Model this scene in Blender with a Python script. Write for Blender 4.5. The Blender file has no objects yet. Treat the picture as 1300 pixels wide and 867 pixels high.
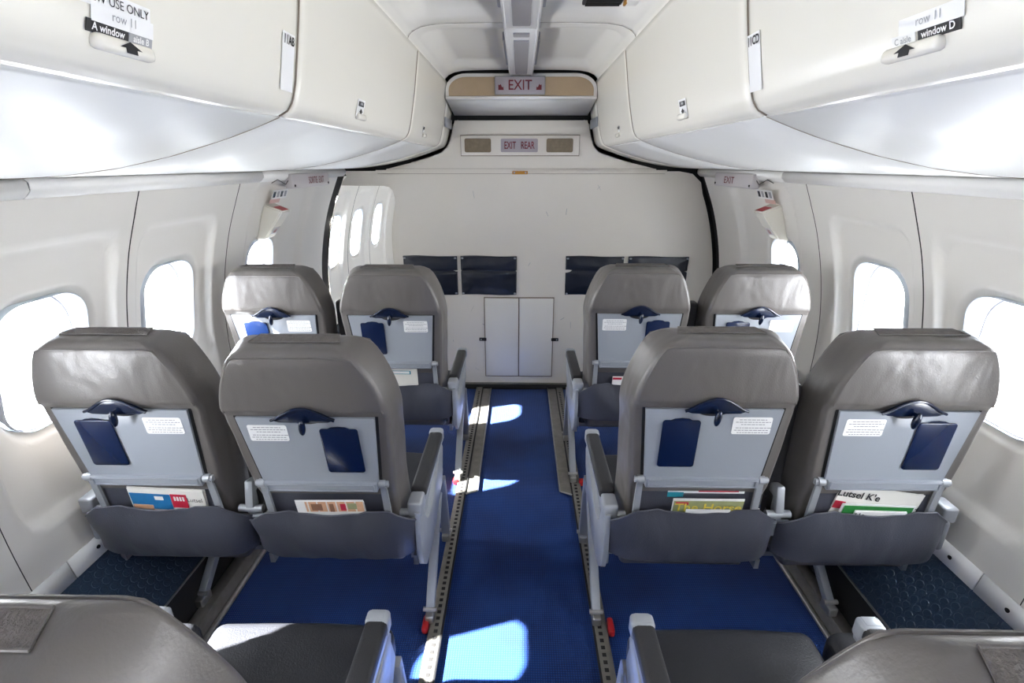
import bpy, bmesh, math, random
from math import sin, cos, pi, radians as R, sqrt, atan, atan2
from mathutils import Vector as V, Matrix as M4, noise
random.seed(7)
sc = bpy.context.scene
C = sc.collection

# ------------------------------------------------------------------ camera
FPX, CAMH = 614.0, 1.53
cam = bpy.data.cameras.new('camera'); co = bpy.data.objects.new('camera', cam); C.objects.link(co)
cam.sensor_width = 36; cam.lens = FPX / 1300 * 36; cam.clip_start = 0.02
co.location = (0, 0, CAMH)
co.rotation_euler = (R(90 - 20.2076), 0, R(0.9632))
sc.camera = co
# ------------------------------------------------------------------ world
w = bpy.data.worlds.new('world'); sc.world = w; w.use_nodes = True
nt = w.node_tree; nt.nodes.clear()
out = nt.nodes.new('ShaderNodeOutputWorld'); bg = nt.nodes.new('ShaderNodeBackground')
tc = nt.nodes.new('ShaderNodeTexCoord'); sx = nt.nodes.new('ShaderNodeSeparateXYZ'); cr = nt.nodes.new('ShaderNodeValToRGB')
nt.links.new(tc.outputs['Generated'], sx.inputs[0]); nt.links.new(sx.outputs['Z'], cr.inputs[0])
mp = cr.color_ramp.elements
mp[0].position = 0.0; mp[0].color = (0.96, 0.94, 0.93, 1)
mp[1].position = 0.5; mp[1].color = (0.985, 0.975, 0.97, 1)
nt.links.new(cr.outputs[0], bg.inputs[0]); nt.links.new(bg.outputs[0], out.inputs[0])
bg.inputs[1].default_value = 10.0
sun = bpy.data.lights.new('sun', 'SUN'); sun.energy = 42.0; sun.angle = R(0.7); sun.color = (1.0, 0.96, 0.9)
so = bpy.data.objects.new('sun', sun); C.objects.link(so)
so.rotation_euler = V((0.56, 0.20, -0.48)).to_track_quat('-Z', 'Y').to_euler()
# portals on the windows guide the daylight sampling, they give no light of their own
for sgn in (-1, 1):
    for yc in (-0.335, 0.175, 0.685, 1.205, 1.70, 2.355, 3.33, 3.84, 4.45):
        l = bpy.data.lights.new('portal', 'AREA'); l.shape = 'RECTANGLE'; l.size = 0.38; l.size_y = 0.30
        l.cycles.is_portal = True
        o = bpy.data.objects.new('portal', l); C.objects.link(o)
        o.location = (sgn * 1.372, yc, 1.02)
        o.rotation_euler = V((-sgn, 0, 0)).to_track_quat('-Z', 'Y').to_euler()
sc.view_settings.view_transform = 'Standard'; sc.view_settings.look = 'None'
sc.view_settings.gamma = 1; sc.view_settings.use_curve_mapping = False
sc.view_settings.exposure = 1.95
sc.cycles.diffuse_bounces = 7; sc.cycles.max_bounces = 12; sc.cycles.transparent_max_bounces = 12
sc.cycles.use_denoising = True
sc.cycles.sample_clamp_indirect = 6.0
sc.cycles.caustics_reflective = False; sc.cycles.caustics_refractive = False

# ------------------------------------------------------------------ materials
def mat(name, col, rough=0.5, metal=0.0, bump=0.0, bscale=200.0, var=0.0, vscale=3.0, stretch=None, spec=0.5, coat=0.0, wrinkle=None, wear=None):
    m = bpy.data.materials.new(name); m.use_nodes = True
    n = m.node_tree; b = n.nodes['Principled BSDF']
    b.inputs['Base Color'].default_value = (*col, 1); b.inputs['Roughness'].default_value = rough
    b.inputs['Metallic'].default_value = metal; b.inputs['Specular IOR Level'].default_value = spec
    b.inputs['Coat Weight'].default_value = coat; b.inputs['Coat Roughness'].default_value = 0.2
    t = n.nodes.new('ShaderNodeTexCoord'); src = t.outputs['Object']
    if stretch:
        mpn = n.nodes.new('ShaderNodeMapping'); mpn.inputs['Scale'].default_value = stretch
        n.links.new(src, mpn.inputs[0]); src = mpn.outputs[0]
    if var:
        nz = n.nodes.new('ShaderNodeTexNoise'); nz.inputs['Scale'].default_value = vscale; nz.inputs['Detail'].default_value = 6
        n.links.new(src, nz.inputs['Vector'])
        mx = n.nodes.new('ShaderNodeMix'); mx.data_type = 'RGBA'
        mx.inputs['A'].default_value = (*[c * (1 - var) for c in col], 1)
        mx.inputs['B'].default_value = (*[min(1, c * (1 + var)) for c in col], 1)
        n.links.new(nz.outputs['Fac'], mx.inputs['Factor']); n.links.new(mx.outputs['Result'], b.inputs['Base Color'])
        colout = mx.outputs['Result']
        if wear:
            w1 = n.nodes.new('ShaderNodeTexNoise'); w1.inputs['Scale'].default_value = wear[1]; w1.inputs['Detail'].default_value = 8; w1.inputs['Roughness'].default_value = .75
            n.links.new(t.outputs['Object'], w1.inputs['Vector'])
            rp = n.nodes.new('ShaderNodeValToRGB'); rp.color_ramp.elements[0].position = wear[2]; rp.color_ramp.elements[1].position = wear[2] + .06
            n.links.new(w1.outputs['Fac'], rp.inputs[0])
            m2 = n.nodes.new('ShaderNodeMix'); m2.data_type = 'RGBA'; n.links.new(rp.outputs[0], m2.inputs['Factor'])
            n.links.new(colout, m2.inputs['A']); m2.inputs['B'].default_value = (*wear[0], 1)
            n.links.new(m2.outputs['Result'], b.inputs['Base Color'])
    if bump or wrinkle:
        bp = n.nodes.new('ShaderNodeBump'); bp.inputs['Strength'].default_value = 1.0; bp.inputs['Distance'].default_value = 1.0
        b1 = n.nodes.new('ShaderNodeTexNoise'); b1.inputs['Scale'].default_value = bscale; b1.inputs['Detail'].default_value = 3
        n.links.new(src, b1.inputs['Vector'])
        mu = n.nodes.new('ShaderNodeMath'); mu.operation = 'MULTIPLY'; mu.inputs[1].default_value = bump
        n.links.new(b1.outputs['Fac'], mu.inputs[0]); h = mu.outputs[0]
        if wrinkle:
            for sc_, amp, st in wrinkle:
                m3 = n.nodes.new('ShaderNodeMapping'); m3.inputs['Scale'].default_value = st
                n.links.new(t.outputs['Object'], m3.inputs[0])
                b2 = n.nodes.new('ShaderNodeTexNoise'); b2.inputs['Scale'].default_value = sc_; b2.inputs['Detail'].default_value = 2; b2.inputs['Distortion'].default_value = .4
                n.links.new(m3.outputs[0], b2.inputs['Vector'])
                mw = n.nodes.new('ShaderNodeMath'); mw.operation = 'MULTIPLY_ADD'; mw.inputs[1].default_value = amp
                n.links.new(b2.outputs['Fac'], mw.inputs[0]); n.links.new(h, mw.inputs[2]); h = mw.outputs[0]
        n.links.new(h, bp.inputs['Height']); n.links.new(bp.outputs[0], b.inputs['Normal'])
    return m

cream = mat('cream wall plastic', (.76, .735, .69), .38, var=.02, vscale=2, bump=.0002, bscale=600, spec=.4)
ceilm = mat('cream ceiling plastic', (.80, .775, .71), .45, var=.03, vscale=2, wear=((.55, .50, .42), 9, .80))
binm = mat('glossy cream bin', (.76, .735, .66), .24, var=.015, vscale=1.5, spec=.5)
binu = mat('white bin underside', (.65, .65, .635), .42, var=.02, vscale=1.5, bump=.0015, bscale=3, spec=.5)
covem = mat('white cove trim', (.82, .81, .79), .3, var=.03, vscale=4)
bulkm = mat('scuffed bulkhead laminate', (.70, .66, .60), .42, var=.05, vscale=2.5, bump=.0003, bscale=90, wear=((.36, .32, .28), 14, .70))
doorm = mat('grey white cabinet laminate', (.72, .70, .66), .38, var=.05, vscale=4, wear=((.36, .33, .30), 18, .71))
leather = mat('grey leather', (.125, .115, .108), .34, bump=.0004, bscale=260, var=.06, vscale=6, spec=.55, wrinkle=[(9, .010, (1, 1, .55)), (3.5, .012, (1.6, 1, .5))])
leatherd = mat('dark grey seat leather', (.026, .027, .032), .48, spec=.35, bump=.001, bscale=260, var=.08, vscale=5, wrinkle=[(7, .006, (1, 1, 1))])
pocketm = mat('slate pocket vinyl', (.056, .059, .078), .42, bump=.0008, bscale=300, var=.08, vscale=6, wrinkle=[(6, .008, (1.5, 1, .6))])
patchm = mat('worn velcro patch', (.17, .155, .145), .9, bump=.004, bscale=300, var=.35, vscale=90)
padm = mat('charcoal arm pad', (.032, .032, .035), .5, spec=.35, bump=.0008, bscale=350)
traym = mat('light grey tray plastic', (.285, .308, .345), .38, bump=.0003, bscale=500, spec=.45)
silver = mat('painted silver metal', (.36, .38, .41), .38, metal=.25, bump=.0002, bscale=300)
steel = mat('worn steel', (.45, .44, .42), .35, metal=.85, var=.25, vscale=25)
trackm = mat('worn seat track', (.24, .225, .20), .45, metal=.5, var=.35, vscale=30)
navy = mat('navy gloss plastic', (.002, .008, .032), .2, bump=.0002, bscale=400, spec=.6)
bluecup = mat('blue cup panel', (.003, .011, .048), .24, spec=.5)
navyv = mat('navy vinyl pocket', (.006, .010, .022), .38, bump=.001, bscale=120, wrinkle=[(6, .004, (1, 1, 2))])
black = mat('black void trim', (.006, .006, .007), .7)
gapm = mat('dark gap', (.012, .011, .011), .8)
labelm = mat('white label', (.80, .80, .80), .4)
inkm = mat('grey ink', (.25, .25, .27), .6)
blackink = mat('black ink', (.01, .01, .012), .5)
greyl = mat('grey label', (.33, .34, .36), .5)
redink = mat('dark red ink', (.16, .012, .022), .5)
redm = mat('red label', (.38, .012, .015), .4)
pinkm = mat('pale pink label', (.62, .42, .38), .5)
tan = mat('tan fabric panel', (.50, .38, .25), .8, bump=.001, bscale=400, var=.12, vscale=12)
brownlens = mat('brown speaker cloth', (.20, .16, .11), .8, var=.3, vscale=60, bump=.001, bscale=300)
lens = mat('frosted grey lens', (.30, .29, .30), .35, bump=.0006, bscale=250)
signm = mat('grey lilac sign face', (.36, .33, .36), .35)
placm = mat('pale placard', (.56, .53, .54), .35)
orange = mat('amber plate', (.45, .20, .015), .4, spec=.5)
matm = mat('dark blue rubber mat', (.016, .033, .062), .42, bump=.001, bscale=120, var=.2, vscale=8)
reveal = mat('pale blue window reveal', (.66, .72, .80), .35)
seal = mat('rubber window seal', (.10, .10, .12), .6)
paper = mat('newsprint', (.72, .70, .66), .6)
paperw = mat('white gloss paper', (.80, .80, .79), .35)

def carpet_mat():
    m = mat('blue ribbed carpet', (.004, .030, .21), .75, spec=.25)
    n = m.node_tree; b = n.nodes['Principled BSDF']
    t = n.nodes.new('ShaderNodeTexCoord')
    ws = []
    for ax, s in ((0, 125), (1, 125)):
        wv = n.nodes.new('ShaderNodeTexWave'); wv.bands_direction = 'XY'[ax]; wv.inputs['Scale'].default_value = s / 2.0 * .63
        wv.inputs['Distortion'].default_value = .6; wv.inputs['Detail'].default_value = 1
        n.links.new(t.outputs['Object'], wv.inputs['Vector']); ws.append(wv)
    mu = n.nodes.new('ShaderNodeMath'); mu.operation = 'MULTIPLY'
    n.links.new(ws[0].outputs['Fac'], mu.inputs[0]); n.links.new(ws[1].outputs['Fac'], mu.inputs[1])
    nz = n.nodes.new('ShaderNodeTexNoise'); nz.inputs['Scale'].default_value = 3.5; nz.inputs['Detail'].default_value = 5
    n.links.new(t.outputs['Object'], nz.inputs['Vector'])
    ad = n.nodes.new('ShaderNodeMath'); ad.operation = 'MULTIPLY_ADD'; ad.inputs[1].default_value = .7
    n.links.new(mu.outputs[0], ad.inputs[0]); n.links.new(nz.outputs['Fac'], ad.inputs[2])
    rp = n.nodes.new('ShaderNodeValToRGB'); e = rp.color_ramp.elements
    e[0].position = .35; e[0].color = (.0006, .011, .075, 1); e[1].position = 1.15; e[1].color = (.003, .046, .235, 1)
    n.links.new(ad.outputs[0], rp.inputs[0]); n.links.new(rp.outputs[0], b.inputs['Base Color'])
    bp = n.nodes.new('ShaderNodeBump'); bp.inputs['Distance'].default_value = .0015; bp.inputs['Strength'].default_value = .8
    n.links.new(mu.outputs[0], bp.inputs['Height']); n.links.new(bp.outputs[0], b.inputs['Normal'])
    b.inputs['Sheen Weight'].default_value = .15
    return m
carpet = carpet_mat()

def glass_mat():
    m = bpy.data.materials.new('clear acrylic pane'); m.use_nodes = True; n = m.node_tree; n.nodes.clear()
    o = n.nodes.new('ShaderNodeOutputMaterial'); tr = n.nodes.new('ShaderNodeBsdfTransparent'); gl = n.nodes.new('ShaderNodeBsdfGlossy')
    gl.inputs['Roughness'].default_value = .03; tr.inputs[0].default_value = (.96, .98, 1, 1)
    mx = n.nodes.new('ShaderNodeMixShader'); mx.inputs[0].default_value = .05; n.links.new(tr.outputs[0], mx.inputs[1]); n.links.new(gl.outputs[0], mx.inputs[2])
    n.links.new(mx.outputs[0], o.inputs[0]); return m
glass = glass_mat()

# ------------------------------------------------------------------ mesh helpers
def link(name, me, parent=None, m=None, **kw):
    o = bpy.data.objects.new(name, me); C.objects.link(o)
    if m and me and not me.materials: me.materials.append(m)
    if parent: o.parent = parent
    for k, v in kw.items(): o[k] = v
    return o
def mesh_bm(name, bm, smooth=False, m=None):
    bmesh.ops.recalc_face_normals(bm, faces=bm.faces)
    me = bpy.data.meshes.new(name); bm.to_mesh(me); bm.free()
    if m: me.materials.append(m)
    if smooth:
        for p in me.polygons: p.use_smooth = True
        tot = sum(p.area for p in me.polygons)
        for p in me.polygons:
            if p.area > .12 * tot: p.use_smooth = False
        try: me.set_sharp_from_angle(angle=R(42))
        except Exception: pass
    return me
def add_box(bm, c, s, rot=None, bev=0.0, seg=2):
    r = bmesh.ops.create_cube(bm, size=1)
    vs = r['verts']
    bmesh.ops.scale(bm, vec=s, verts=vs)
    if bev:
        es = list({e for v in vs for e in v.link_edges})
        rr = bmesh.ops.bevel(bm, geom=es, offset=bev, segments=seg, affect='EDGES', profile=.5)
        vs = list({v for f in rr['faces'] for v in f.verts} | {v for v in vs if v.is_valid})
    if rot is not None: bmesh.ops.transform(bm, matrix=rot.to_4x4(), verts=vs)
    bmesh.ops.translate(bm, vec=c, verts=vs)
def box(name, c, s, m, parent=None, bev=0.0, rot=None, seg=2, **kw):
    bm = bmesh.new(); add_box(bm, c, s, rot, bev, seg)
    return link(name, mesh_bm(name, bm, bev > 0, m), parent, **kw)
def add_tube(bm, pts, r, n=8, closed=False, cap=True):
    pts = [V(p) for p in pts]; rings = []
    N = len(pts)
    for i, p in enumerate(pts):
        a = pts[(i - 1) % N] if (closed or i > 0) else p
        b = pts[(i + 1) % N] if (closed or i < N - 1) else p
        t = (b - a).normalized()
        u = t.orthogonal() if i == 0 else (rings_u - t * rings_u.dot(t))
        if u.length < 1e-6: u = t.orthogonal()
        u.normalize(); rings_u = u; v = t.cross(u)
        rr = r[i] if isinstance(r, (list, tuple)) else r
        rings.append([bm.verts.new(p + u * rr * cos(2 * pi * k / n) + v * rr * sin(2 * pi * k / n)) for k in range(n)])
    for i in range(N if closed else N - 1):
        A, B = rings[i], rings[(i + 1) % N]
        for k in range(n): bm.faces.new((A[k], A[(k + 1) % n], B[(k + 1) % n], B[k]))
    if cap and not closed:
        bm.faces.new(rings[0][::-1]); bm.faces.new(rings[-1])
def tube(name, pts, r, m, parent=None, n=8, closed=False, **kw):
    bm = bmesh.new(); add_tube(bm, pts, r, n, closed)
    return link(name, mesh_bm(name, bm, True, m), parent, **kw)
def add_prism(bm, poly, d, bev=0.0, seg=2):
    """poly: list of 3D points in one plane; extruded by vector d"""
    vs = [bm.verts.new(p) for p in poly]; f = bm.faces.new(vs)
    r = bmesh.ops.extrude_face_region(bm, geom=[f])
    nv = [g for g in r['geom'] if isinstance(g, bmesh.types.BMVert)]
    bmesh.ops.translate(bm, vec=d, verts=nv)
    if bev:
        es = [e for e in set(e for v in vs + nv for e in v.link_edges)
              if (e.verts[0] in vs) == (e.verts[1] in vs)]
        bmesh.ops.bevel(bm, geom=es, offset=bev, segments=seg, affect='EDGES', profile=.5)
def prism(name, poly, d, m, parent=None, bev=0.0, **kw):
    bm = bmesh.new(); add_prism(bm, poly, d, bev)
    return link(name, mesh_bm(name, bm, bev > 0, m), parent, **kw)
def rrect(hw, hh, r, n=6, cx=0, cy=0):
    pts = []
    for (sx_, sy_, a0) in ((1, 1, 0), (-1, 1, 90), (-1, -1, 180), (1, -1, 270)):
        for k in range(n + 1):
            a = R(a0 + 90 * k / n)
            pts.append((cx + sx_ * (hw - r) + r * cos(a), cy + sy_ * (hh - r) + r * sin(a)))
    return pts
def grid_mesh(name, fn, nu, nv, m, smooth=True):
    vs, fs = [], []
    for i in range(nu + 1):
        for j in range(nv + 1): vs.append(fn(i / nu, j / nv))
    for i in range(nu):
        for j in range(nv):
            a = i * (nv + 1) + j; fs.append((a, a + nv + 1, a + nv + 2, a + 1))
    me = bpy.data.meshes.new(name); me.from_pydata(vs, [], fs); me.materials.append(m)
    bm = bmesh.new(); bm.from_mesh(me); bmesh.ops.recalc_face_normals(bm, faces=bm.faces); bm.to_mesh(me); bm.free()
    if smooth:
        for p in me.polygons: p.use_smooth = True
    return me
def solid(o, t, off=0.0):
    md = o.modifiers.new('solid', 'SOLIDIFY'); md.thickness = t; md.offset = off
    return o
def text(name, body, origin, xdir, ydir, size, m, parent=None, bold=0.0, ext=.0004, sx_=1.0, align='CENTER'):
    cu = bpy.data.curves.new(name, 'FONT'); cu.body = body; cu.size = 1; cu.align_x = align; cu.align_y = 'CENTER'
    cu.offset = bold; cu.extrude = 0.0; cu.resolution_u = 3
    tmp = bpy.data.objects.new(name, cu); me = bpy.data.meshes.new_from_object(tmp); bpy.data.objects.remove(tmp)
    me.materials.clear(); me.materials.append(m)
    x = V(xdir).normalized(); y = V(ydir); y = (y - x * y.dot(x)).normalized(); z = x.cross(y)
    mt = M4((x, y, z)).transposed().to_4x4()
    for v in me.vertices:
        v.co = V(origin) + x * v.co.x * size * sx_ + y * v.co.y * size + z * ext
    return link(name, me, parent)
def empty(name, loc, **kw):
    o = bpy.data.objects.new(name, None); C.objects.link(o); o.location = loc; o.empty_display_size = .1
    for k, v in kw.items(): o[k] = v
    return o
def quad(name, o, x, y, hw, hh, m, parent=None, t=.0012, r=0, **kw):
    """thin rounded plate centred at o spanned by unit x,y; thickness toward x cross y"""
    x = V(x).normalized(); y = V(y).normalized(); z = x.cross(y)
    pts = rrect(hw, hh, r, 4) if r else [(hw, hh), (-hw, hh), (-hw, -hh), (hw, -hh)]
    return prism(name, [V(o) + x * a + y * b for a, b in pts], z * t, m, parent, **kw)

# ------------------------------------------------------------------ shell
YB = 3.173          # bulkhead plane
YF = -3.9           # front end of the cabin, behind the camera
PROF = [(1.275, .41), (1.285, .467), (1.295, .66), (1.287, .88), (1.250, 1.085), (1.197, 1.26), (1.135, 1.405), (1.112, 1.455)]
def wallx(z):
    if z <= PROF[0][1]: return PROF[0][0]
    for (x0, z0), (x1, z1) in zip(PROF, PROF[1:]):
        if z <= z1:
            i = PROF.index((x0, z0)); t = (z - z0) / (z1 - z0)
            xm = PROF[max(i - 1, 0)]; xp = PROF[min(i + 2, len(PROF) - 1)]
            m0 = (x1 - xm[0]) / (z1 - xm[1]) if i > 0 else (x1 - x0) / (z1 - z0)
            m1 = (xp[0] - x0) / (xp[1] - z0) if i + 2 < len(PROF) else (x1 - x0) / (z1 - z0)
            h = z1 - z0
            return (2*t**3-3*t*t+1)*x0 + (t**3-2*t*t+t)*h*m0 + (-2*t**3+3*t*t)*x1 + (t**3-t*t)*h*m1
    return PROF[-1][0]
def sstep(a, b, x):
    t = max(0, min(1, (x - a) / (b - a))); return t * t * (3 - 2 * t)
def sd_rr(px, py, hw, hh, r):
    qx, qy = abs(px) - hw + r, abs(py) - hh + r
    return sqrt(max(qx, 0) ** 2 + max(qy, 0) ** 2) + min(max(qx, qy), 0) - r
ZW = 1.02
def side_panel(s, y0, y1, yc, hw=.137, hh=.178, z0=.467, z1=1.455, recess=True, rc=None):
    """one moulded window panel with a real opening"""
    N = 128; K = 26; vs = []; fs = []
    raw = rrect(hw, hh, .085, 16); seg = [(V((*raw[i], 0)), V((*raw[(i + 1) % len(raw)], 0))) for i in range(len(raw))]
    per = sum((b - a).length for a, b in seg); base = []; acc = 0; q = 0
    for i in range(N):
        tgt = per * i / N
        while acc + (seg[q][1] - seg[q][0]).length < tgt - 1e-9: acc += (seg[q][1] - seg[q][0]).length; q += 1
        p = seg[q][0].lerp(seg[q][1], (tgt - acc) / max(1e-9, (seg[q][1] - seg[q][0]).length)); base.append((p.x, p.y))
    for k in range(K + 1):
        t = (k / K)
        for i in range(N):
            a, b = base[i]
            # ray to the outer rectangle
            dx, dz = a, b
            ox0, ox1, oz0, oz1 = y0 - yc, y1 - yc, z0 - ZW, z1 - ZW
            sc_ = min((ox1 if dx > 0 else ox0) / dx if abs(dx) > 1e-9 else 1e9, (oz1 if dz > 0 else oz0) / dz if abs(dz) > 1e-9 else 1e9)
            ex, ez = dx * sc_, dz * sc_
            u = t ** 1.25
            y = a + (ex - a) * u; z = b + (ez - b) * u
            d = 0
            if recess:
                rw, rh, rcy, rcz = rc or (min(yc - y0, y1 - yc) - .045, .37, 0, -.05)
                d += .024 * sstep(.009, -.009, sd_rr(y - rcy, z - rcz, rw, rh, .07))
            ds = sd_rr(y, z, hw, hh, .085)
            d += .030 * (1 - sstep(0, .030, ds)) ** 1.5
            vs.append((s * (wallx(ZW + z) + d), yc + y, ZW + z))
    for k in range(K):
        for i in range(N):
            a = k * N + i; b = k * N + (i + 1) % N; fs.append((a, b, b + N, a + N))
    # snap outer ring corners
    for cx, cz in ((y0, z0), (y0, z1), (y1, z0), (y1, z1)):
        j = min(range(K * N, (K + 1) * N), key=lambda q: (vs[q][1] - cx) ** 2 + (vs[q][2] - cz) ** 2)
        vs[j] = (vs[j][0] if False else s * wallx(cz), cx, cz)
    me = bpy.data.meshes.new('sidewall_panel'); me.from_pydata(vs, [], fs); me.materials.append(cream)
    bm = bmesh.new(); bm.from_mesh(me); bmesh.ops.recalc_face_normals(bm, faces=bm.faces); bm.to_mesh(me); bm.free()
    for p in me.polygons: p.use_smooth = True
    return me
def window(idx, s, yc, hw=.137, hh=.178, parts=True):
    o = empty('window_%d' % idx, (s * 1.3, yc, ZW), kind='structure')
    inv = o.location
    def ringm(name, x0, x1, h0, h1, m, r=.085, fl=True):
        A = rrect(h0[0], h0[1], r, 8); B = rrect(h1[0], h1[1], r, 8); n = len(A)
        def X(zz, x): return s * ((wallx(ZW + zz) if fl else 1.287) + x)
        vs = [(X(b, x0) - inv.x, a, b) for a, b in A] + [(s * (1.287 + x1) - inv.x, a, b) for a, b in B]
        fs = [(i, (i + 1) % n, n + (i + 1) % n, n + i) for i in range(n)]
        me = bpy.data.meshes.new(name); me.from_pydata(vs, [], fs); me.materials.append(m)
        for p in me.polygons: p.use_smooth = True
        return solid(link(name, me, o), .002)
    ringm('window_reveal', .028, .040, (hw, hh), (hw - .001, hh - .001), reveal)
    ringm('window_seal', .040, .042, (hw - .001, hh - .001), (hw - .004, hh - .004), seal, fl=False)
    ringm('outer_frame', .042, .072, (hw - .003, hh - .003), (hw - .012, hh - .012), reveal, fl=False)
    ps = [(s * 1.340 - inv.x, a, b) for a, b in rrect(hw - .006, hh - .006, .08, 8)]
    prism('pane', ps, (s * .003, 0, 0), glass, o)
    # hull plate round the opening keeps daylight to the pane
    N = 48
    A = rrect(hw - .012, hh - .012, .078, 11)
    vs = [(s * 1.360 - inv.x, a, b) for a, b in A] + [(s * 1.360 - inv.x, a * 1.9, b * 1.7) for a, b in A]; n = len(A)
    me = bpy.data.meshes.new('hull_plate'); me.from_pydata(vs, [], [(i, (i + 1) % n, n + (i + 1) % n, n + i) for i in range(n)]); me.materials.append(reveal)
    solid(link('hull_plate', me, o), .003)
    return o

def hull_strip(s, holes, name):
    """outer fuselage skin with rectangular openings where the windows are"""
    bm = bmesh.new()
    x = s * 1.366
    ys = [YF - .1]
    for yc in sorted(holes): ys += [yc - .20, yc + .20]
    ys.append(5.2)
    for i in range(0, len(ys), 2): add_box(bm, (x, (ys[i] + ys[i + 1]) / 2, ZW), (.004, ys[i + 1] - ys[i], .6))
    for z0, z1 in ((-.1, ZW - .28), (ZW + .28, 2.15)):
        add_box(bm, (x, (YF + 5.1) / 2, (z0 + z1) / 2), (.004, 5.3 - YF, z1 - z0))
    return link(name, mesh_bm(name, bm, False, gapm))

FRONTW = [.685 - .51 * k for k in range(0, 9)]
PANELS = []   # (y0,y1,yc,hw,hh,recess)
for k, yc in enumerate(FRONTW): PANELS.append((yc - .251, yc + (.264 if k == 0 else .251), yc, .137, .178))
PANELS += [(.9515, 1.4535, 1.205, .137, .178), (1.4585, 1.996, 1.70, .130, .176)]
AFT = [(3.20, 3.585, 3.36, .12, .176), (3.593, 4.135, 3.85, .125, .176), (4.143, 4.69, 4.43, .125, .176)]
wi = 0
for s, wn in ((-1, 'wall_left'), (1, 'wall_right')):
    wall = empty(wn, (s * 1.29, 0, .4), kind='structure')
    def wl(name, me, **kw):
        o = link(name, me, wall, **kw); o.location = (-s * 1.29, 0, -.4); return o
    for (y0, y1, yc, hw, hh) in PANELS + AFT:
        wl('sidewall_panel', side_panel(s, y0, y1, yc, hw, hh))
        wi += 1; window(wi, s, yc, hw, hh)
    # exit panel beside the bulkhead, flatter, with a door outline recess
    wl('exit_panel', side_panel(s, 2.001, YB - (.085 if s < 0 else .055), 2.355, .125, .165, rc=(.30, .46, .10, -.03)))
    wi += 1; window(wi, s, 2.355, .125, .165)
    # dark backing behind the joints
    for yj, hwid in [(q, .004) for q in [yc + .255 for yc in FRONTW[1:]] + [.9505, 1.456, 1.999, 3.589, 4.139]] + [(3.145, .060)]:
        me = grid_mesh('joint_backing', lambda u, v: (s * (wallx(.41 + 1.06 * u) + .004 + (.006 if hwid > .01 else 0)), yj + (v - .5) * 2 * (hwid + .012), .41 + 1.06 * u), 20, 1, gapm)
        wl('joint_backing', me)
    # aft end filler
    wl('sidewall_panel', grid_mesh('sidewall_panel', lambda u, v: (s * wallx(.41 + 1.045 * u), 4.695 + v * .3, .41 + 1.045 * u), 20, 1, cream))
    # kick strip pieces with screws
    yy = YF
    while yy < YB - .05:
        L = .55 if yy + .55 > 0 else .55
        y1 = min(yy + L, YB - .02)
        me = grid_mesh('kick_strip', lambda u, v: (s * (1.275 + .010 * u - .004), yy + .002 + v * (y1 - yy - .004), .41 + .060 * u), 1, 1, covem)
        ks = solid(wl('kick_strip', me), .005)
        if y1 > .6:
            bm = bmesh.new()
            for q in (.09, .46):
                if yy + q < y1:
                    r = bmesh.ops.create_cone(bm, cap_ends=True, segments=10, radius1=.0065, radius2=.005, depth=.003)
                    bmesh.ops.rotate(bm, cent=(0, 0, 0), matrix=M4.Rotation(R(90), 3, 'Y'), verts=r['verts'])
                    bmesh.ops.translate(bm, vec=(s * 1.272, yy + q, .44), verts=r['verts'])
            scr = wl('screw', mesh_bm('screw', bm, False, gapm))
        yy += L
    # lower dado seam (upright joint line in the lower panel)
    # cove between window panels and bins
    def cove(u, v):
        P = [(1.108, 1.456), (1.098, 1.462), (1.086, 1.474), (1.086, 1.490), (1.094, 1.499)]
        t = u * (len(P) - 1); i = min(int(t), len(P) - 2); f = t - i
        return (s * (P[i][0] * (1 - f) + P[i + 1][0] * f), yy0 + v * (yy1 - yy0), P[i][1] * (1 - f) + P[i + 1][1] * f)
    for yy0, yy1 in ((YF, .30), (.303, 1.10), (1.104, 2.14), (2.144, YB - .01)):
        solid(wl('cove_strip', grid_mesh('cove_strip', cove, 8, 1, covem)), .003)
    wl('gap_strip', grid_mesh('gap_strip', lambda u, v: (s * (1.10 + .03 * u), YF + v * (YB - YF), 1.4965 + .006 * u), 1, 1, gapm))
    hull_strip(s, [p[2] for p in PANELS + AFT] + [2.355], 'trim_%d' % (1 if s < 0 else 2))['kind'] = 'structure'

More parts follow.
